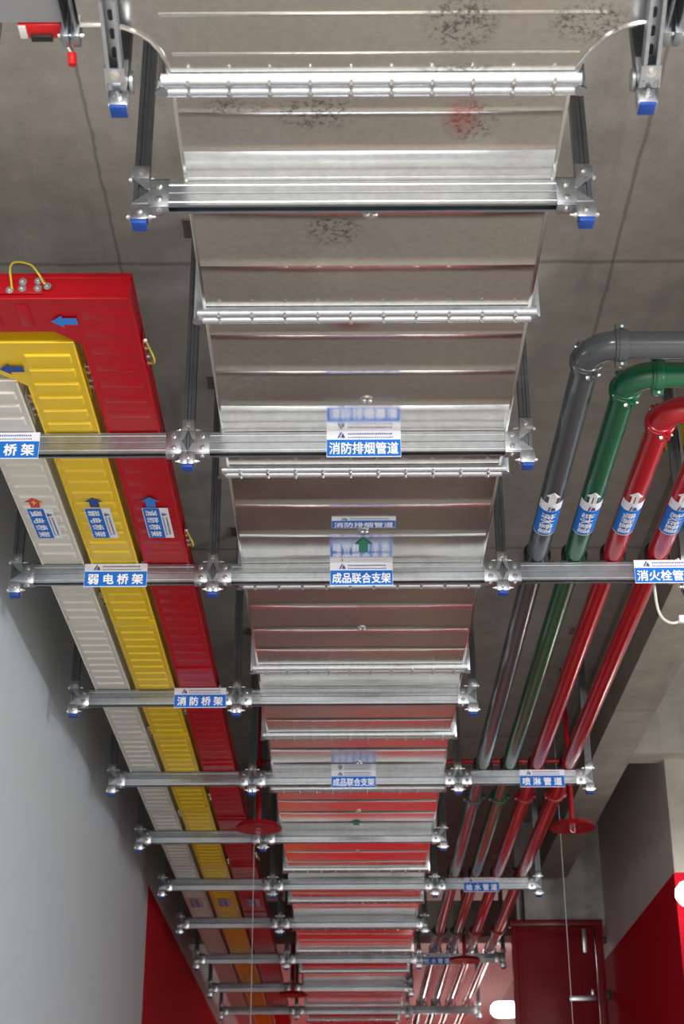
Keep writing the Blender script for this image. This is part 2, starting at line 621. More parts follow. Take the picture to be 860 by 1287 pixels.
struct('wall_back', MB().box((-1.8, 45, 0), (9, 45.2, ZC)), M['plaster'])
struct('wall_lintel', MB().box((1.52, 14.36, 2.86 + H), (2.3, 14.6, ZC)), M['lintel'])

# ------------------------------------------------------------------ smoke exhaust duct
XL, XR = -0.455, 0.605
DH = 0.42
duct = thing('smoke_exhaust_duct', (0.075, 10, ZD), 'wide galvanised steel duct running overhead down the middle of the ceiling', 'duct')


def duct_section(y0, y1, beads):
    """box section whose underside carries pressed cross beads and slightly buckled panels"""
    rr = random.Random(int(y0 * 100))
    cuts = [y0] + [y0 + (y1 - y0) * k for k in beads] + [y1]
    prof = []
    for i in range(len(cuts) - 1):
        a, c = cuts[i], cuts[i + 1]
        tl = rr.uniform(-0.0009, 0.0009)
        for k in range(7):
            t = k / 6
            if (k == 0 and i > 0):
                prof += [(a - 0.005, 0), (a - 0.002, -0.0016), (a + 0.002, -0.0016), (a + 0.005, 0)]
            if 0 < k < 6 or (k == 0 and i == 0) or (k == 6 and i == len(cuts) - 2):
                prof.append((a + (c - a) * t, 0.0007 * math.sin(math.pi * t) * (1 if i % 2 else -0.6) + tl * (t - 0.5)))
    mb = MB()
    rings = []
    for (y, dz) in prof:
        bot = [(XL + (XR - XL) * k / 8, y, ZD + dz if 0 < k < 8 else ZD) for k in range(9)]
        rings.append(bot + [(XR, y, ZD + DH), (XL, y, ZD + DH)])
    mb.loft(rings)
    for x in (XL, XR - 0.009):
        mb.box((x - 0.001, y0, ZD - 0.004), (x + 0.010, y1, ZD + 0.012), 0.0015)
    return mb.build('duct_section', M['duct'], duct)


FL = [3.276 + 1.1065 * k for k in range(18)]
for k in range(17):
    rr = random.Random(k)
    bd = [0.10 + rr.uniform(-0.01, 0.01), 0.255, 0.51, 0.76] if k == 0 else [0.26 + rr.uniform(-0.02, 0.02), 0.52 + rr.uniform(-0.02, 0.02), 0.77 + rr.uniform(-0.02, 0.02)]
    if k == 1:
        bd = [0.12, 0.33, 0.55, 0.80]
    duct_section(FL[k], FL[k + 1], bd)

# tee at the near end: flared outline swept upward
outl = [(-0.455, 3.276), (-0.456, 3.20), (-0.468, 3.155), (-0.490, 3.116), (-0.52, 3.088), (-0.555, 3.070), (-0.61, 3.062), (-0.66, 3.062),
        (-0.66, 2.30), (0.80, 2.30), (0.80, 3.062), (0.745, 3.064), (0.704, 3.079), (0.668, 3.112), (0.64, 3.156), (0.617, 3.21), (0.605, 3.276)]
mb = MB().prism([(x, y, ZD) for x, y in outl], (0, 0, DH))
mb.box((-0.46, 3.022, ZD - 0.004), (0.66, 3.032, ZD + 0.004), 0.0015)
mb.box((-0.44, 3.165, ZD - 0.003), (0.61, 3.173, ZD + 0.004), 0.0015)
edge = [(x, y, ZD - 0.001) for x, y in outl[:8]]
mb.tube(edge, 0.006, 8)
mb.tube([(x, y, ZD - 0.001) for x, y in outl[10:]], 0.006, 8)
mb.build('tee_section', M['duct'], duct)

# bolted flange joints (two rounded angle strips, folded up the duct sides, lug at each end)
flange_bolt_pts = []
for k, y in enumerate(FL[:17]):
    mb = MB()
    for s in (-1, 1):
        prof = []
        for i in range(9):
            t = math.pi * i / 8
            prof.append((y + s * 0.0195 + 0.0175 * math.cos(t), ZD - 0.002 - 0.024 * math.sin(t) ** 0.7))
        mb.prism([(XL - 0.02, p, q) for p, q in prof], (XR - XL + 0.04, 0, 0))
    mb.box((XL - 0.025, y + 0.034, ZD - 0.012), (XR + 0.025, y + 0.046, ZD - 0.001), 0.003)
    for x0, x1 in ((XL - 0.034, XL - 0.002), (XR + 0.002, XR + 0.034)):
        mb.box((x0, y - 0.004, ZD - 0.02), (x1, y + 0.03, ZD + DH), 0.003)
    fo = mb.build('flange_joint', M['flange'], duct)
    for x in (XL - 0.022, XR + 0.022):
        MB().tube([(x, y + 0.012, ZD - 0.028), (x, y + 0.012, ZD - 0.0155)], 0.017, 14).build('corner_lug', M['bracket'], fo)
    for i in range(10):
        for s in (-1, 1):
            flange_bolt_pts.append((k, fo, XL + 0.05 + (XR - XL - 0.1) * i / 9, y + s * 0.0195))
bdata = None
for k, fo, x, y in flange_bolt_pts:
    if k > 7:
        continue
    if bdata is None:
        q = MB()
        q.cyl((x, y, ZD - 0.023), (x, y, ZD - 0.027), 0.0085, 10).cyl((x, y, ZD - 0.027), (x, y, ZD - 0.033), 0.0062, 6)
        q.box((x - 0.0035, y - 0.018, ZD - 0.0262), (x + 0.0035, y + 0.018, ZD - 0.0225), 0.001)
        bo = q.build('bolt', M['bolt'], fo, origin=(x, y, ZD - 0.026))
        bdata = bo.data
    else:
        place('bolt', bdata, (x, y, ZD - 0.026), fo)
for k in range(8, 17):
    q = MB()
    fo = None
    for kk, f_, x, y in flange_bolt_pts:
        if kk == k:
            fo = f_
            q.box((x - 0.006, y - 0.018, ZD - 0.030), (x + 0.006, y + 0.018, ZD - 0.0225), 0.002)
    tag(q.build('bolt', M['bolt'], fo), kind='stuff')
# damping-pin washers in the middle of each section
for k in range(9):
    y = 3.849 + 1.1045 * k
    q = MB().cyl((0.08, y, ZD + 0.001), (0.08, y, ZD - 0.005), 0.024, 18)
    q.dome((0.071, y, ZD - 0.005), (0, 0, -1), 0.009, 0.008).dome((0.091, y, ZD - 0.005), (0, 0, -1), 0.009, 0.008)
    q.build('stiffener_washer', M['bolt'], duct)
place_sign('sticker', '消防排烟管道', 0.266, 0.108, under_fn(0.078, 5.972, ZD - 0.001, 0), duct)
arrow(M['arrow_green'], under_fn(0.079, 6.195, ZD - 0.002, 0), 0.145, duct, wide=0.62)
arrow(M['arrow_green'], under_fn(0.069, 10.76, ZD - 0.002, 0), 0.145, duct, wide=0.62)

# dampers closing the two side branches of the tee
dl = thing('fire_damper', (-0.9, 2.68, ZD), 'grey fire damper box on the left duct branch with red actuator', 'damper')
MB().box((-1.30, 2.32, ZD + 0.004), (-0.702, 3.058, ZD + DH), 0.004).build('damper_body', M['damper'], dl)
for x in (-0.70, -0.672):
    q = MB().box((x, 2.29, ZD - 0.022), (x + 0.005, 3.10, ZD + DH), 0.0015)
    q.box((x - 0.008, 3.062, ZD - 0.034), (x + 0.012, 3.105, ZD + 0.1), 0.002)
    fl_ = q.build('flange_plate', M['strut'], dl)
    MB().cyl((x - 0.016, 3.08, ZD - 0.018), (x + 0.022, 3.08, ZD - 0.018), 0.006, 8).build('bolt', M['bolt'], fl_)
a_ = MB().box((-0.818, 3.062, ZD + 0.002), (-0.708, 3.112, ZD + 0.10), 0.004).build('actuator', M['actuator'], dl)
MB().box((-0.817, 3.064, ZD + 0.0008), (-0.798, 3.110, ZD + 0.0022), 0.0003).build('rating_label', M['arrow_white'], a_)
MB().box((-0.79, 3.095, ZD - 0.006), (-0.735, 3.116, ZD + 0.01), 0.002).build('terminal_strip', M['black'], a_)
hd = MB().tube([(-0.712, 3.10, ZD - 0.004), (-0.698, 3.12, ZD - 0.018), (-0.688, 3.135, ZD - 0.03)], 0.007, 8).build('pull_lever', M['bracket'], a_)
MB().cyl((-0.689, 3.134, ZD - 0.028), (-0.687, 3.142, ZD - 0.058), 0.0115, 12).build('lever_grip', M['actuator'], a_)
q = MB().box((-0.89, 3.06, ZD - 0.05), (-0.865, 3.10, ZD + 0.08), 0.003)
q.build('hinge_bracket', M['bracket'], dl)
dr = thing('fire_damper', (1.1, 2.68, ZD), 'grey fire damper box on the right duct branch, cut by the frame edge', 'damper')
MB().box((0.852, 2.32, ZD + 0.004), (1.45, 3.058, ZD + DH), 0.004).build('damper_body', M['damper'], dr)
for x in (0.812, 0.842):
    q = MB().box((x, 2.29, ZD - 0.022), (x + 0.005, 3.12, ZD + DH), 0.0015)
    q.box((x - 0.008, 3.062, ZD - 0.034), (x + 0.012, 3.115, ZD + 0.1), 0.002)
    fl_ = q.build('flange_plate', M['strut'], dr)
    MB().cyl((x - 0.02, 3.085, ZD - 0.018), (x + 0.022, 3.085, ZD - 0.018), 0.006, 8).build('bolt', M['bolt'], fl_)

# ------------------------------------------------------------------ strut frames
ROWS = [3.713, 5.21, 6.412, 8.05, 9.566, 10.99, 12.472, 13.94, 15.632, 17.28, 18.861]
PX = {'o': -1.445, 'l': -0.58, 'r': 0.69, 'e': 1.5}
SPAN = ['lr', 'olr', 'olre', 'olr', 'olre', 'olr', 'olre', 'olr', 'olre', 'olr', 'olre']
LAB = ['galvanised strut hanger frame nearest the camera, crossbar bare under the duct only',
       'galvanised strut hanger frame under duct and tray bends, carrying the 消防排烟管道 sign',
       'widest galvanised strut frame, first under the pipes, with the 弱电桥架 sign',
       'galvanised strut frame carrying only the 消防桥架 sign under the red tray',
       'galvanised strut frame carrying the blurred 成品联合支架 sign and the 喷淋管道 sign',
       'galvanised strut frame without signs just beyond the left red sprinkler dish',
       'galvanised strut frame carrying the 给水管道 sign under the far pipes',
       'galvanised strut frame without signs next beyond the 给水管道 frame',
       'far galvanised strut frame carrying the last small blue sign under the pipes',
       'galvanised strut frame without signs, second from the bottom of the photo',
       'galvanised strut frame farthest away along the bottom edge of the photo']
S2 = 0.0205


def channel_yz(cy, zb, opening):
    """C-channel outline (y, z), 41 mm, mouth down (-1) or up (+1)"""
    t, lip, mouth = 0.0028, 0.007, 0.011
    o = [(-S2 + 0.002, 0.041), (S2 - 0.002, 0.041), (S2, 0.039), (S2, 0), (mouth, 0), (mouth, lip), (mouth + t, lip), (mouth + t, t), (S2 - t, t), (S2 - t, 0.041 - t),
         (-S2 + t, 0.041 - t), (-S2 + t, t), (-mouth - t, t), (-mouth - t, lip), (-mouth, lip), (-mouth, 0), (-S2, 0), (-S2, 0.039)]
    if opening > 0:
        o = [(y, 0.041 - z) for y, z in o]
    return [(cy + y, zb + z) for y, z in o]


def crossbar(x0, x1, y, root):
    mb = MB()
    zb = ZD - 0.0845
    mb.prism([(x0, p, q) for p, q in channel_yz(y, zb, -1)], (x1 - x0, 0, 0))
    mb.prism([(x0, p, q) for p, q in channel_yz(y, zb + 0.0425, 1)], (x1 - x0, 0, 0))
    # rolled bead along each face
    for z in (zb + 0.012, zb + 0.071):
        mb.prism([(x0, y - S2 + 0.0005, z - 0.004), (x0, y - S2 - 0.0012, z), (x0, y - S2 + 0.0005, z + 0.004)], (x1 - x0, 0, 0))
    return mb.build('crossbar', M['strut'], root)


def post(x, y, root, near):
    t, lip, mouth = 0.0028, 0.007, 0.011
    o = [(-S2, -S2), (-0.007, -S2), (-0.005, -S2 + 0.003), (0.005, -S2 + 0.003), (0.007, -S2), (S2, -S2), (S2, S2), (mouth, S2), (mouth, S2 - lip), (mouth + t, S2 - lip),
         (mouth + t, S2 - t), (S2 - t, S2 - t), (S2 - t, -S2 + t + 0.003), (-S2 + t, -S2 + t + 0.003), (-S2 + t, S2 - t), (-mouth - t, S2 - t), (-mouth - t, S2 - lip),
         (-mouth, S2 - lip), (-mouth, S2), (-S2, S2)]
    z0 = ZD - 0.141
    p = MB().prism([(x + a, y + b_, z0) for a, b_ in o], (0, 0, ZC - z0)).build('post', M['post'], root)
    MB().box((x - S2 - 0.001, y - S2 - 0.001, z0 - 0.004), (x + S2 + 0.001, y + S2 + 0.001, z0 + 0.012), 0.003).build('end_cap', M['cap_blue'], p)
    MB().box((x - 0.06, y - 0.06, ZC - 0.008), (x + 0.06, y + 0.06, ZC), 0.002).build('base_plate', M['bracket'], p)
    return p


def bracket(x, y, s, root, both):
    """folded corner bracket joining the post at x to the crossbar on side s"""
    zb = ZD - 0.0845
    mb = MB()
    f = y - S2 - 0.004                       # front plane
    xo = x - s * (S2 + 0.003)
    xi = x + s * (S2 + 0.003)
    # plates on the post face: above and below, and a neck between
    xs_ = x + s * 0.0005 if both else xo      # of a pair each takes its half of the post
    a, c = sorted((xs_, xi))
    mb.box((a, f, ZD + 0.005), (c, y - S2 + 0.001, ZD + 0.052), 0.001)
    mb.box((a, f, zb - 0.048), (c, y - S2 + 0.001, zb + 0.006), 0.001)
    # side cheek folded back along the post
    if not both:
        a, c = sorted((xo, xo - s * 0.004))
        mb.box((a, f, ZD + 0.012), (c, y + S2, ZD + 0.046), 0.001)
        mb.box((a, f, zb - 0.044), (c, y + S2, zb - 0.002), 0.001)
    a, c = sorted((xi, xi + s * 0.004))
    mb.box((a, f, zb - 0.046), (c, y + S2, zb - 0.002), 0.001)
    # plate on the crossbar face and the flange under it
    a, c = sorted((xi - s * 0.002, xi + s * 0.058))
    mb.box((a, f, zb - 0.004), (c, y - S2 + 0.001, ZD + 0.004), 0.001)
    mb.box((a, f, zb - 0.006), (c, y + S2 + 0.003, zb - 0.0005), 0.001)
    mb.box((a, f, ZD + 0.0005), (c, y + S2 * 0.2, ZD + 0.005), 0.001)
    # diagonal gussets
    g = [(xs_, ZD + 0.006), (xi, ZD + 0.006), (xi + s * 0.004, ZD - 0.030), (xi - s * 0.006, ZD - 0.034)]
    mb.prism([(p, f - 0.002, q) for p, q in g], (0, 0.004, 0))
    g = [(xs_, zb + 0.004), (xi, zb + 0.004), (xi + s * 0.004, zb + 0.034), (xi - s * 0.006, zb + 0.038)]
    mb.prism([(p, f - 0.002, q) for p, q in g], (0, 0.004, 0))
    o = mb.build('corner_bracket', M['bracket'], root)
    mids = [(x, ZD + 0.030), (x, zb - 0.022), (xi + s * 0.030, ZD - 0.019), (xi + s * 0.030, zb + 0.020)]
    for bx, bz in (mids if not both or s > 0 else mids[2:]):
        MB().hexbolt((bx, f, bz), (0, -1, 0)).build('bolt', M['bolt'], o)
    MB().hexbolt((xi + s * 0.030, y - 0.004, zb - 0.006), (0, 0, -1)).build('bolt', M['bolt'], o)
    for bz in (ZD + 0.016, zb - 0.03):
        if not both:
            MB().hexbolt((xo - s * 0.004, y - 0.006, bz), (-s, 0, 0), 0.007, 0.006, 0.004).build('bolt', M['bolt'], o)
        MB().hexbolt((xi + s * 0.004, y - 0.006, bz), (s, 0, 0), 0.007, 0.006, 0.012).build('bolt', M['bolt'], o)
    return o


for r, (y, sp_, lab) in enumerate(zip(ROWS, SPAN, LAB)):
    fr = thing('strut_frame', (0.03, y, ZD - 0.08), lab, 'support frame', 'strut hanger frames along the ceiling')
    xs = [PX[c] for c in sp_]
    near = r < 7
    for i, x in enumerate(xs):
        if r % 2 and r > 0 and sp_[i] == 'r':
            x -= 0.015
        post(x, y, fr, near)
        if i < len(xs) - 1:
            bracket(x, y, 1, fr, 0 < i < len(xs) - 1)
        if i > 0:
            bracket(x, y, -1, fr, 0 < i < len(xs) - 1)
        if i < len(xs) - 1:
            x2 = xs[i + 1] - (0.015 if (r % 2 and sp_[i + 1] == 'r') else 0)
            crossbar(x + S2 + 0.002, x2 - S2 - 0.002, y, fr)

# sloping struts at the top of the photo
for x, dx, lab in ((-0.573, 0.0, 'slotted galvanised brace strut hanging at the upper left corner of the duct tee'),
                   (0.776, -0.03, 'slotted galvanised brace strut hanging at the upper right corner of the duct tee')):
    base = Vector((x, 3.165, 2.738 + H))
    br = thing('brace_strut', base, lab, 'brace', 'sloping braces by the duct tee')
    d = Vector((dx, -math.cos(R(20)), math.sin(R(20)))).normalized()
    side = Vector((1, 0, 0))
    nrm = d.cross(side).normalized()
    side = nrm.cross(d).normalized()
    if nrm.z > 0:
        nrm = -nrm                            # towards the camera below
    L = 0.235
    t = 0.0028

    def P(a, b_, l):
        return base + side * a + nrm * b_ + d * l
    prof = [(-S2, -S2), (S2, -S2), (S2, S2), (0.011, S2), (0.011, S2 - 0.007), (0.0138, S2 - 0.007), (0.0138, S2 - t), (S2 - t, S2 - t), (S2 - t, -S2 + t),
            (-S2 + t, -S2 + t), (-S2 + t, S2 - t), (-0.0138, S2 - t), (-0.0138, S2 - 0.007), (-0.011, S2 - 0.007), (-0.011, S2), (-S2, S2)]
    st = MB().prism([P(a, b_, 0.0) for a, b_ in prof], d * L).build('strut', M['strut'], br)
    for k in range(3):
        c = 0.085 + 0.05 * k
        sl = []
        for i in range(14):
            an = 2 * math.pi * i / 14
            sl.append(P(0.0068 * math.cos(an), -S2 + t + 0.0006, c + 0.0068 * math.sin(an) + math.copysign(0.008, math.sin(an))))
        MB().prism(sl, nrm * 0.0006).build('slot', M['black'], st)
    # short drop post behind it, closed by a blue cap
    py = 3.212
    pz = ZD - 0.145
    pp = MB().box((x - S2, py - S2, pz), (x + S2, py + S2, ZC), 0.002).build('post', M['post'], br)
    MB().box((x - S2 - 0.001, py - S2 - 0.001, pz - 0.008), (x + S2 + 0.001, py + S2 + 0.001, pz + 0.001), 0.002).build('end_cap', M['cap_blue'], pp)
    mb = MB()
    f = py - S2 - 0.005
    mb.box((x - 0.024, f, pz - 0.002), (x + 0.024, f + 0.005, pz + 0.042), 0.001)
    for sgn in (-1, 1):
        c0, c1 = sorted((x + sgn * 0.021, x + sgn * 0.025))
        mb.box((c0, f, pz - 0.006), (c1, py + 0.012, pz + 0.044), 0.001)
    mb.loft([[(x - 0.024, f, pz + 0.040), (x + 0.024, f, pz + 0.040), (x + 0.024, f + 0.005, pz + 0.042), (x - 0.024, f + 0.005, pz + 0.042)],
             [tuple(P(-0.024, S2 + 0.004, 0.022)), tuple(P(0.024, S2 + 0.004, 0.022)), tuple(P(0.024, S2 + 0.001, 0.022)), tuple(P(-0.024, S2 + 0.001, 0.022))],
             [tuple(P(-0.024, S2 + 0.004, 0.062)), tuple(P(0.024, S2 + 0.004, 0.062)), tuple(P(0.024, S2 + 0.001, 0.062)), tuple(P(-0.024, S2 + 0.001, 0.062))]])
    for sgn in (-1, 1):
        mb.loft([[P(sgn * 0.0215, S2 + 0.003, l), P(sgn * 0.0255, S2 + 0.003, l), P(sgn * 0.0255, -S2, l), P(sgn * 0.0215, -S2, l)] for l in (0.0, 0.062)])
    cb = mb.build('hinge_bracket', M['bracket'], br)
    MB().hexbolt(P(0, S2 + 0.004, 0.044), nrm, 0.009, 0.007, 0.004).build('bolt', M['bolt'], cb)
    MB().hexbolt((x, f, pz + 0.020), (0, -1, 0), 0.009, 0.007, 0.012).build('bolt', M['bolt'], cb)
    sg = 1 if x < 0 else -1
    MB().tube([(x + sg * 0.0255, py - 0.005, pz + 0.085), (x + sg * 0.034, py - 0.005, pz + 0.085)], 0.03, 20).build('pivot_plate', M['bracket'], br)

# ------------------------------------------------------------------ cable trays
TH = 0.10


def tray(name, xa, xb, ya, yb, cham, col, label, rib_h, rib_sp, rib_m=None):
    """tray box: long run xa..xb, bent left at the near end (branch ya..yb, chamfer inside)"""
    root = thing('cable_tray', ((xa + xb) / 2, 9, ZD), label, 'cable tray', 'painted cable trays on the strut frames')
    pts = [(xb, ya), (xb, 24.5), (xa, 24.5), (xa, yb + cham), (xa - cham, yb), (-2.6, yb), (-2.6, ya)]
    mb = MB()
    mb.prism([(x, y, ZD + 0.004) for x, y in pts], (0, 0, TH - 0.004))
    # rolled lip of the cover, top and bottom
    for z0, z1 in ((ZD + 0.001, ZD + 0.016), (ZD + TH - 0.02, ZD + TH)):
        mb.box((xb - 0.004, ya - 0.002, z0), (xb + 0.003, 24.5, z1), 0.001)
        mb.box((-2.6, ya - 0.003, z0), (xb + 0.003, ya + 0.004, z1), 0.001)
        mb.box((xa - 0.003, yb + cham, z0), (xa + 0.004, 24.5, z1), 0.001)
    wid = xb - xa
    y = ya + 0.10
    while y < 24:
        if not any(abs(y - q) < 0.052 for q in ROWS):
            x0, x1 = xa + wid * 0.10, xb - wid * 0.10
            yy = min(rib_sp * 0.30, 0.028)
            mb.loft([[(x0, y - yy, ZD + 0.005), (x0, y + yy, ZD + 0.005), (x1, y + yy, ZD + 0.005), (x1, y - yy, ZD + 0.005)],
                     [(x0 + 0.004, y - yy + 0.006, ZD + 0.004 - rib_h), (x0 + 0.004, y + yy - 0.006, ZD + 0.004 - rib_h), (x1 - 0.004, y + yy - 0.006, ZD + 0.004 - rib_h), (x1 - 0.004, y - yy + 0.006, ZD + 0.004 - rib_h)]])
        y += rib_sp
    x = xa - cham - 0.08
    while x > -2.5:
        mb.box((x - 0.022, ya + 0.03, ZD + 0.004 - rib_h), (x + 0.022, yb - 0.03, ZD + 0.005), 0.002)
        mb.box((x - 0.022, ya - 0.0035, ZD + 0.035), (x + 0.022, ya + 0.001, ZD + 0.062), 0.0015)
        x -= 0.10
    mb.build('tray_body', M[col], root)
    return root


def joint_plate(root, xb, y, col, xa=None, wire=True):
    """splice plate on the right side wall with bolts and an earthing wire"""
    pl_ = MB().box((xb + 0.003, y - 0.10, ZD + 0.022), (xb + 0.006, y + 0.10, ZD + TH - 0.022), 0.001).build('splice_plate', M[col], root)
    for k in (-0.07, -0.028, 0.028, 0.07):
        MB().hexbolt((xb + 0.006, y + k, ZD + 0.05), (1, 0, 0), 0.008, 0.008, 0.004).build('bolt', M['bolt'], pl_)
    if wire:
        pth = []
        for i in range(13):
            t = i / 12
            pth.append((xb + 0.012 + 0.024 * math.sin(math.pi * t), y - 0.07 + 0.14 * t, ZD + 0.05 - 0.035 * math.sin(math.pi * t)))
        wr = MB().tube(pth, 0.0035, 8).build('earthing_wire', M['wire'], pl_)
        for a in (0, -1):
            p = Vector(pth[a])
            MB().cyl(p, p + (Vector(pth[1 if a == 0 else -2]) - p).normalized() * 0.014, 0.0055, 8).build('wire_lug', M['lug'], wr)


tw = tray('w', -1.331, -1.151, 4.816, 5.01, 0.07, 'tray_white', 'cream white cable tray with cross ribs, nearest the left wall', 0.008, 0.092)
ty = tray('y', -1.112, -0.912, 4.565, 4.765, 0.09, 'tray_yellow', 'yellow cable tray with cross ribs between the white and red trays', 0.008, 0.095)
tr = tray('r', -0.878, -0.689, 4.30, 4.497, 0.085, 'tray_red', 'glossy dark red cable tray beside the galvanised duct', 0.0009, 0.11)
for root, xb, col, ys in ((tw, -1.151, 'tray_white', (5.06, 6.9, 8.9, 10.7)), (ty, -0.912, 'tray_yellow', (4.86, 6.55, 8.5, 10.3, 12.1)), (tr, -0.689, 'tray_red', (4.70, 6.22, 8.2, 10.0, 11.9))):
    for i, y in enumerate(ys):
        joint_plate(root, xb, y, col)
# bottom covers' end folds on the red tray where sections meet
for y in (7.72, 9.33, 9.42, 10.62, 10.70, 11.95, 12.05, 13.7):
    MB().box((-0.876, y - 0.012, ZD - 0.004), (-0.691, y + 0.012, ZD + 0.005), 0.003).build('cover_fold', M['tray_red'], tr)
for root, xa, xb, col in ((tw, -1.331, -1.151, 'tray_white'), (ty, -1.112, -0.912, 'tray_yellow')):
    for y in (7.1, 8.85, 10.45, 12.0):
        MB().box((xa + 0.002, y - 0.05, ZD - 0.002), (xb - 0.002, y + 0.05, ZD + 0.005), 0.001).build('cover_fold', M[col], root)
# near side wall of the red branch: splice bolts and a looped earthing wire
pl_ = MB().box((-1.16, 4.293, ZD + 0.02), (-0.97, 4.297, ZD + TH - 0.02), 0.001).build('splice_plate', M['tray_red'], tr)
for x, z in ((-1.075, 0.032), (-1.035, 0.038), (-1.035, 0.064), (-0.985, 0.038), (-0.985, 0.066), (-0.955, 0.046)):
    MB().hexbolt((x, 4.293, ZD + z), (0, -1, 0), 0.009, 0.008, 0.006).build('bolt', M['bolt'], pl_)
pth = []
for i in range(21):
    t = i / 20
    pth.append((-1.066 - 0.03 * math.sin(math.pi * min(1, t * 1.6)) + 0.105 * t ** 1.2, 4.285 - 0.02 * math.sin(math.pi * t), ZD + 0.03 + 0.085 * math.sin(math.pi * t ** 0.75) + 0.02 * t))
wr = MB().tube(pth, 0.0035, 8).build('earthing_wire', M['wire'], pl_)
MB().cyl(pth[-3], pth[-1], 0.006, 8).build('wire_lug', M['lug'], wr)

for root, cx, wx, text, am in ((tw, -1.25, -1.257, '强电桥架', 'arrow_red'), (ty, -1.015, -1.015, '弱电桥架', 'arrow_navy'), (tr, -0.779, -0.787, '消防桥架', 'arrow_blue')):
    place_sign('sticker', text, 0.285, 0.106, under_fn(cx + 0.004, 5.962, ZD - 0.0045, R(-90)), root)
    ar = arrow(M[am], under_fn(wx, 5.765, ZD - 0.0045, 0), 0.088, root)
    if am == 'arrow_red':
        zig = [(0.008, 0.03), (-0.012, 0.0), (-0.002, 0.0), (-0.008, -0.028), (0.013, 0.006), (0.002, 0.006)]
        fn = under_fn(wx, 5.765, ZD - 0.0058, 0)
        MB().prism([fn(a, b_, 0) for a, b_ in zig], (0, 0, -0.0006)).build('lightning_bolt', M['yellow'], ar)
    # second, distant sticker, faded
    for yy in (13.3,):
        place_sign('sticker', text, 0.285, 0.106, under_fn(cx + 0.004, yy, ZD - 0.0045, R(-90)), root)
arrow(M['arrow_blue'], under_fn(-0.918, 4.425, ZD - 0.0025, R(90)), 0.085, tr)
arrow(M['arrow_navy'], under_fn(-1.148, 4.722, ZD - 0.0045, R(90)), 0.085, ty)

# ------------------------------------------------------------------ pipes


def coupling(c, axis, rad, m, parent, ear=(0, 0, -1)):
    """grooved coupling: ring with a raised rib, two ears and two bolts"""
    c, axis, ear = Vector(c), Vector(axis).normalized(), Vector(ear).normalized()
    w_ = 0.026
    path = [c + axis * t for t in (-w_, -w_ * 0.85, -w_ * 0.5, -w_ * 0.4, w_ * 0.4, w_ * 0.5, w_ * 0.85, w_)]
    rr = [rad + k for k in (0.001, 0.009, 0.009, 0.0125, 0.0125, 0.009, 0.009, 0.001)]
    mb = MB().tube(path, rr, 28)
    side = axis.cross(ear).normalized()
    for s in (1, -1):
        e = ear * s
        p = c + e * (rad + 0.012)
        for k in (1, -1):
            q = p + side * k * 0.009
            mb.loft([[q + axis * a * 0.019 + side * b_ * 0.006 + e * l for a, b_ in ((-1, -1), (1, -1), (1, 1), (-1, 1))] for l in (-0.012, 0.014)])
    o = mb.build('coupling', m, parent)
    for s in (1, -1):
        p = c + ear * s * (rad + 0.016)
        MB().cyl(p - side * 0.028, p + side * 0.024, 0.0055, 8).hexbolt(p + side * 0.015, side, 0.008, 0.008).build('bolt', M['bolt'], o)
    return o


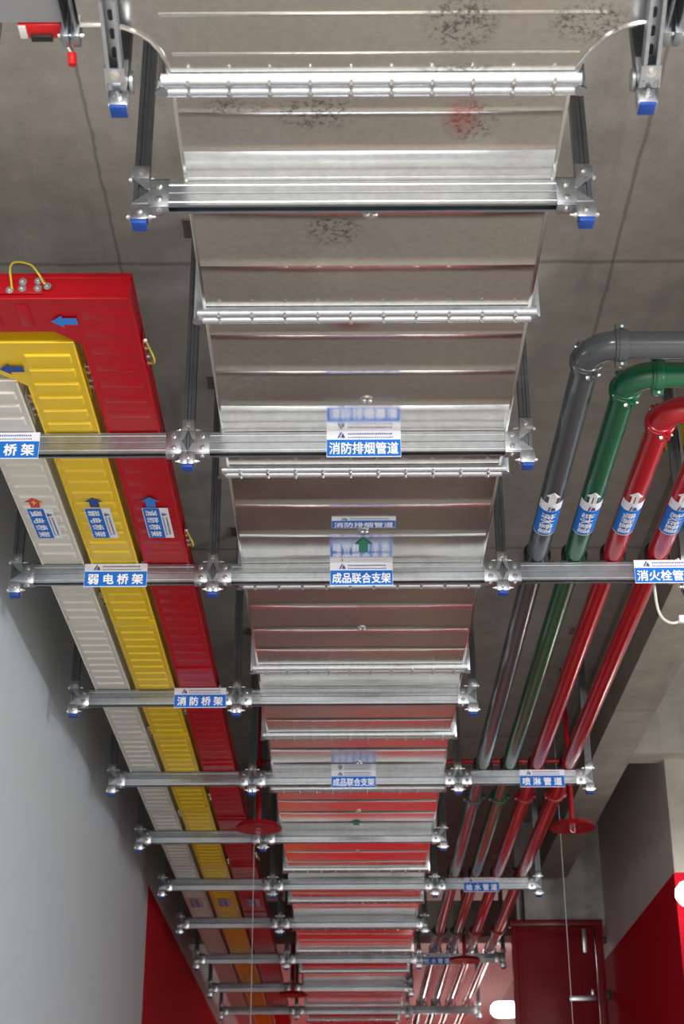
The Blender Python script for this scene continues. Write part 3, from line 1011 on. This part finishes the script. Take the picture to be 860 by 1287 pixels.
def pipe(x, rad, yb, m, label, text, far=24.5):
    z = ZD + rad + 0.002
    root = thing('water_pipe', (x, 9, z), label, 'pipe', 'painted pipes on the strut frames')
    br = rad * 1.9
    MB().tube([(x, yb + br + 0.01, z), (x, far, z)], rad, 32).build('straight_pipe', m, root)
    MB().tube([(x + br + 0.01, yb, z), (3.2, yb, z)], rad, 32).build('branch_pipe', m, root)
    arc = [(x + br - br * math.cos(R(a)), yb + br - br * math.sin(R(a)), z) for a in range(0, 91, 9)]
    MB().tube([(x, yb + br + 0.02, z)] + arc + [(x + br + 0.02, yb, z)], rad * 1.06, 32).build('elbow', m, root)
    coupling((x, yb + br + 0.012, z), (0, 1, 0), rad, m, root, (0.25, 0, -1))
    coupling((x + br + 0.012, yb, z), (1, 0, 0), rad, m, root, (0, 0.5, -1))
    # pipe saddles on the bars that carry the pipes
    for r in (2, 4, 6, 8, 10):
        y = ROWS[r] - 0.005
        pth = []
        for k in range(25):
            an = math.pi * k / 24
            pth.append((x + (rad + 0.006) * math.cos(an), y, z + (rad + 0.006) * math.sin(an)))
        pth = [(pth[0][0], y, ZD + 0.004)] + pth + [(pth[-1][0], y, ZD + 0.004)]
        q = MB().tube(pth, 0.006, 8)
        for s in (-1, 1):
            q.box((x + s * (rad + 0.006) - 0.016, y - 0.016, ZD), (x + s * (rad + 0.006) + 0.016, y + 0.016, ZD + 0.008), 0.002)
        q.build('pipe_clamp', M['rubber'], root)
    for y in (10.3, 14.75):
        coupling((x, y + 0.03 * math.sin(x * 40), z), (0, 1, 0), rad, m, root, (1, 0, 0.1))
    # wrapped sticker with a header band, text, and a white arrow nearer the camera

    a0 = -0.12

    def wrap(cy):
        def fn(px, py, l):
            an = a0 + px / rad
            rr_ = rad + 0.0012 + l
            return Vector((x + rr_ * math.sin(an), cy - py, z - rr_ * math.cos(an)))
        return fn
    wy = 0.30
    fn = wrap(5.965)
    W = rad * 2 * 1.15
    st = slab2d((-W / 2, -wy / 2, W / 2, wy / 2), fn, 0.0006, 18).build('sticker', M['sign_white'], root)
    hd = 0.30
    slab2d((-W / 2, -wy / 2 + 0.006, W / 2, wy / 2 - wy * hd + 0.02), lambda a, b_, l: fn(a, b_, l + 0.0006), 0.0004, 18).build('blue_panel', M['sign_blue'], st)
    key = ('pipe', text)
    pts, fs = text_mesh(text, wy * 0.62, W * 0.52, 0.02)
    mb = MB()
    # lettering runs along the pipe
    vs = [mb.bm.verts.new((py_, -px_, pz_)) for px_, py_, pz_ in pts]
    for f in fs:
        try:
            mb.bm.faces.new([vs[i] for i in f])
        except ValueError:
            pass
    es = [e for e in mb.bm.edges if e.calc_length() > 0.012]
    bmesh.ops.subdivide_edges(mb.bm, edges=es, cuts=2)
    bmesh.ops.triangulate(mb.bm, faces=mb.bm.faces)
    for v in mb.bm.verts:
        v.co = fn(v.co.x, v.co.y - 0.035, 0.002 + v.co.z)
    mb.build_flat('lettering', M['letter'], st)
    P_ = [(-0.010, 0.085), (-0.004, 0.085), (0.0, 0.125), (-0.005, 0.125), (0.002, 0.085), (0.022, 0.085), (0.016, 0.115), (0.004, 0.118)]
    emit_flat('emblem', M['fineprint'], P_, [[0, 1, 2, 3], [4, 5, 6, 7]], fn, 0.002, st)
    arrow(M['arrow_white'], wrap(5.765), 0.105, root, wide=0.66)
    return root


pipe(0.848, 0.048, 4.676, M['pipe_grey'], 'dark grey pipe, leftmost of the four elbowed pipes', '排水管道')
pipe(1.012, 0.046, 4.873, M['pipe_green'], 'green pipe with an elbow between the grey and red pipes', '给水管道')
pipe(1.182, 0.046, 5.119, M['pipe_red'], 'red pipe with its elbow in view beside the green pipe', '喷淋管道')
pipe(1.379, 0.047, 5.36, M['pipe_red'], 'rightmost red pipe, its elbow just outside the frame', '消火栓管道')

# ------------------------------------------------------------------ hanging signs on the crossbars
SG = [(1, -1.267, '强电桥架', 'blue and white 强电桥架 sign cut by the left edge, under the white tray'),
      (1, 0.071, '消防排烟管道', 'blue and white 消防排烟管道 sign on the second crossbar below the duct'),
      (2, -1.005, '弱电桥架', 'blue and white 弱电桥架 sign on the crossbar under the yellow tray'),
      (2, 0.071, '成品联合支架', 'sharp blue and white 成品联合支架 sign just below the green arrow'),
      (2, 1.402, '消火栓管道', 'blue and white 消火栓管道 sign under the red pipes at the right edge'),
      (3, -0.772, '消防桥架', 'blue and white 消防桥架 sign on the crossbar under the red tray'),
      (4, 0.046, '成品联合支架', 'smaller blurred 成品联合支架 sign farther along the duct'),
      (4, 1.208, '喷淋管道', 'blue and white 喷淋管道 sign under the two red pipes'),
      (6, 1.053, '给水管道', 'small blue and white 给水管道 sign on a far crossbar under the pipes'),
      (8, 0.863, '给水管道', 'smallest blue sign, farthest away under the pipes near the bright lamp')]
for r, cx, text, lab in SG:
    off = 0.016 if (r == 2 and cx > 1) or r == 3 else 0.0035
    o = place_sign('crossbar_sign', text, 0.275, 0.110, front_fn(cx, ROWS[r] - S2 - off, ZD - 0.0545))
    tag(o, lab, 'sign', 'blue and white signs on the crossbars')
    q = MB()
    for dx in (-0.09, 0.09):
        q.box((cx + dx - 0.012, ROWS[r] - S2 - off, ZD - 0.07), (cx + dx + 0.012, ROWS[r] - S2 - 0.0012, ZD - 0.02), 0.0005)
    q.build('mounting_pad', M['rubber'], o)

# ------------------------------------------------------------------ sprinklers, red branch pipe
branch = MB().tube([(-0.62, 10.53, 3.2 + H), (1.52, 10.53, 3.2 + H)], 0.0165, 12)
tag(branch.build('sprinkler_branch_pipe', M['pipe_red']), 'thin red pipe crossing above the duct and the pipes', 'pipe')


def sprinkler(x, y, ztop, lab, z=2.68 + H):
    root = thing('ceiling_sprinkler', (x, y, z), lab, 'sprinkler', 'sprinklers with red collector dishes')
    MB().tube([(x, y, z + 0.03), (x, y, ztop)], 0.0165, 12).build('drop_pipe', M['pipe_red'], root)
    MB().tube([(x, y, z + 0.034), (x, y, z + 0.036), (x, y, z + 0.026), (x, y, z), (x, y, z - 0.006), (x, y, z + 0.022), (x, y, z + 0.030)],
              [0.02, 0.08, 0.13, 0.151, 0.149, 0.125, 0.018], 40, caps=False).build('collector_dish', M['dish'], root)
    b_ = MB().cyl((x, y, z + 0.03), (x, y, z - 0.004), 0.014, 12)
    b_.tube([(x - 0.012, y, z - 0.004), (x - 0.016, y, z - 0.02), (x, y, z - 0.034)], 0.003, 6)
    b_.tube([(x + 0.012, y, z - 0.004), (x + 0.016, y, z - 0.02), (x, y, z - 0.034)], 0.003, 6)
    b_.build('nozzle_frame', M['bolt'], root)
    MB().cyl((x, y, z - 0.034), (x, y, z - 0.038), 0.017, 14).build('deflector', M['bolt'], root)
    MB().cyl((x, y, z - 0.006), (x, y, z - 0.032), 0.003, 8).build('glass_bulb', M['arrow_red'], root)
    return root


sprinkler(1.484, 10.30, ZC, 'red sprinkler dish on a drop pipe right of the red pipes')
sprinkler(-0.576, 10.28, ZC, 'red sprinkler dish below the red tray beside the duct')
sprinkler(-0.56, 17.0, ZC, 'small far red sprinkler dish at the bottom, left of the duct')
sprinkler(1.097, 15.2, ZC, 'small far red sprinkler dish above the bright lamp', 2.70 + H)

for x, y, lab in ((1.476, 10.86, 'thin pale cord hanging in front of the red door'), (-0.635, 10.8, 'thin pale cord hanging across the red tray at left')):
    tag(MB().tube([(x, y, ZC), (x + 0.003, y, 2.2 + H), (x + 0.004, y, 1.3 + H)], 0.0022, 6).build('hanging_cord', M['cord']), lab, 'cord', 'thin hanging cords')

# white cable looping beside the right post, with a clip
pth = []
pts = [(1.361, 6.46, 2.9), (1.361, 6.45, 2.741), (1.366, 6.45, 2.65), (1.385, 6.45, 2.60), (1.422, 6.45, 2.579), (1.46, 6.45, 2.59), (1.49, 6.45, 2.62), (1.535, 6.46, 2.70), (1.55, 6.47, 3.0), (1.55, 6.47, 3.785)]
for i in range(len(pts) - 1):
    p0, p1, p2, p3 = [Vector(pts[min(max(k, 0), len(pts) - 1)]) for k in (i - 1, i, i + 1, i + 2)]
    for k in range(6):
        t = k / 6
        pth.append(0.5 * ((2 * p1) + (p2 - p0) * t + (2 * p0 - 5 * p1 + 4 * p2 - p3) * t * t + (3 * p1 - p0 - 3 * p2 + p3) * t ** 3) + Vector((0, 0, H)))
pth.append(Vector(pts[-1]) + Vector((0, 0, H)))
cb = tag(MB().tube(pth, 0.0065, 10).build('power_cable', M['cable']), 'loose white cable looping below the sign at the right edge', 'cable')
MB().box((1.452, 6.435, 2.578 + H), (1.482, 6.462, 2.612 + H), 0.004).build('cable_clip', M['arrow_white'], cb)

# hazard board glimpsed behind the red elbow
hb = MB().box((1.50, 6.83, 3.745 + H), (1.69, 7.05, ZC), 0.003)
hb = tag(hb.build('hazard_board', M['yellow']), 'yellow and black striped board on the ceiling behind the red elbow', 'board')
for k in range(2):
    x = 1.53 + 0.075 * k
    MB().prism([(x, 6.831, 3.7445 + H), (x + 0.035, 6.831, 3.7445 + H), (x + 0.075, 7.049, 3.7445 + H), (x + 0.04, 7.049, 3.7445 + H)], (0, 0, -0.001)).build('black_stripe', M['black'], hb)

# ------------------------------------------------------------------ red door at the far right
YD = 14.3
dd = thing('fire_door', (1.9, YD, 0), 'tall dark red steel door with silver latches at the far right', 'door')
q = MB().box((1.44, YD - 0.05, 2.83 + H), (2.26, YD + 0.06, 2.885 + H), 0.006)
q.box((2.19, YD - 0.05, 0), (2.255, YD + 0.06, 2.83 + H), 0.006)
q.box((1.455, YD - 0.02, 0), (1.505, YD + 0.06, 2.83 + H), 0.006)
q.build('door_frame', M['door_red'], dd)
q = MB().box((1.505, YD - 0.012, 0.01), (2.185, YD + 0.04, 2.825 + H), 0.004)
q.box((1.53, YD - 0.018, 0.2), (2.05, YD - 0.008, 2.78 + H), 0.004)
lf = q.build('door_leaf', M['door_red'], dd)
MB().box((2.075, YD - 0.035, 2.60 + H), (2.11, YD - 0.012, 2.81 + H), 0.004).build('bolt_latch', M['bracket'], lf)
q = MB().box((1.93, YD - 0.035, 2.19 + H), (2.165, YD - 0.012, 2.235 + H), 0.004)
q.box((2.12, YD - 0.045, 2.235 + H), (2.15, YD - 0.012, 2.29 + H), 0.004)
q.build('hasp', M['bracket'], lf)
MB().box((2.25, YD - 0.055, 2.68 + H), (2.285, YD + 0.0, 2.73 + H), 0.003).build('hinge', M['black'], dd)
MB().box((2.25, YD - 0.055, 2.20 + H), (2.29, YD + 0.0, 2.28 + H), 0.003).build('hinge', M['black'], dd)
tag(MB().tube([(1.50, 14.30, 3.36 + H), (1.545, 14.28, 3.32 + H), (1.565, 14.27, 3.22 + H), (1.57, 14.27, 3.06 + H), (1.57, 14.28, 2.89 + H)], 0.012, 10).build('conduit_hose', M['rubber']),
    'short black hose bending down to the top of the red door', 'hose')

# ------------------------------------------------------------------ lamps in view
def lamp(x, y, z, lab, ax):
    root = thing('led_lamp', (x, y, z), lab, 'lamp', 'glowing white lamps')
    ax = Vector(ax)
    c = Vector((x, y, z))
    n_ = 11
    path = [c + ax * (0.16 * (2 * i / (n_ - 1) - 1)) for i in range(n_)]
    rad = [0.035, 0.075, 0.088] + [0.09] * 5 + [0.088, 0.075, 0.035]
    MB().tube(path, rad, 24).build('lamp_bulb', M['lamp'], root)
    MB().tube([c + ax * 0.15, c + ax * 0.23], [0.05, 0.035], 16).build('lamp_socket', M['lamp_base'], root)
    MB().tube([c + ax * 0.21, c + ax * 0.21 + Vector((0, 0, ZC - z))], 0.008, 8).build('suspension_rod', M['bracket'], root)


lamp(1.77, 18.5, 2.748 + H, 'glowing white lamp left of the red door', (1, 0, 0))
lamp(2.395, 10.85, 2.365 + H, 'glowing white lamp at the right edge by the red wall', (1, 0, 0))
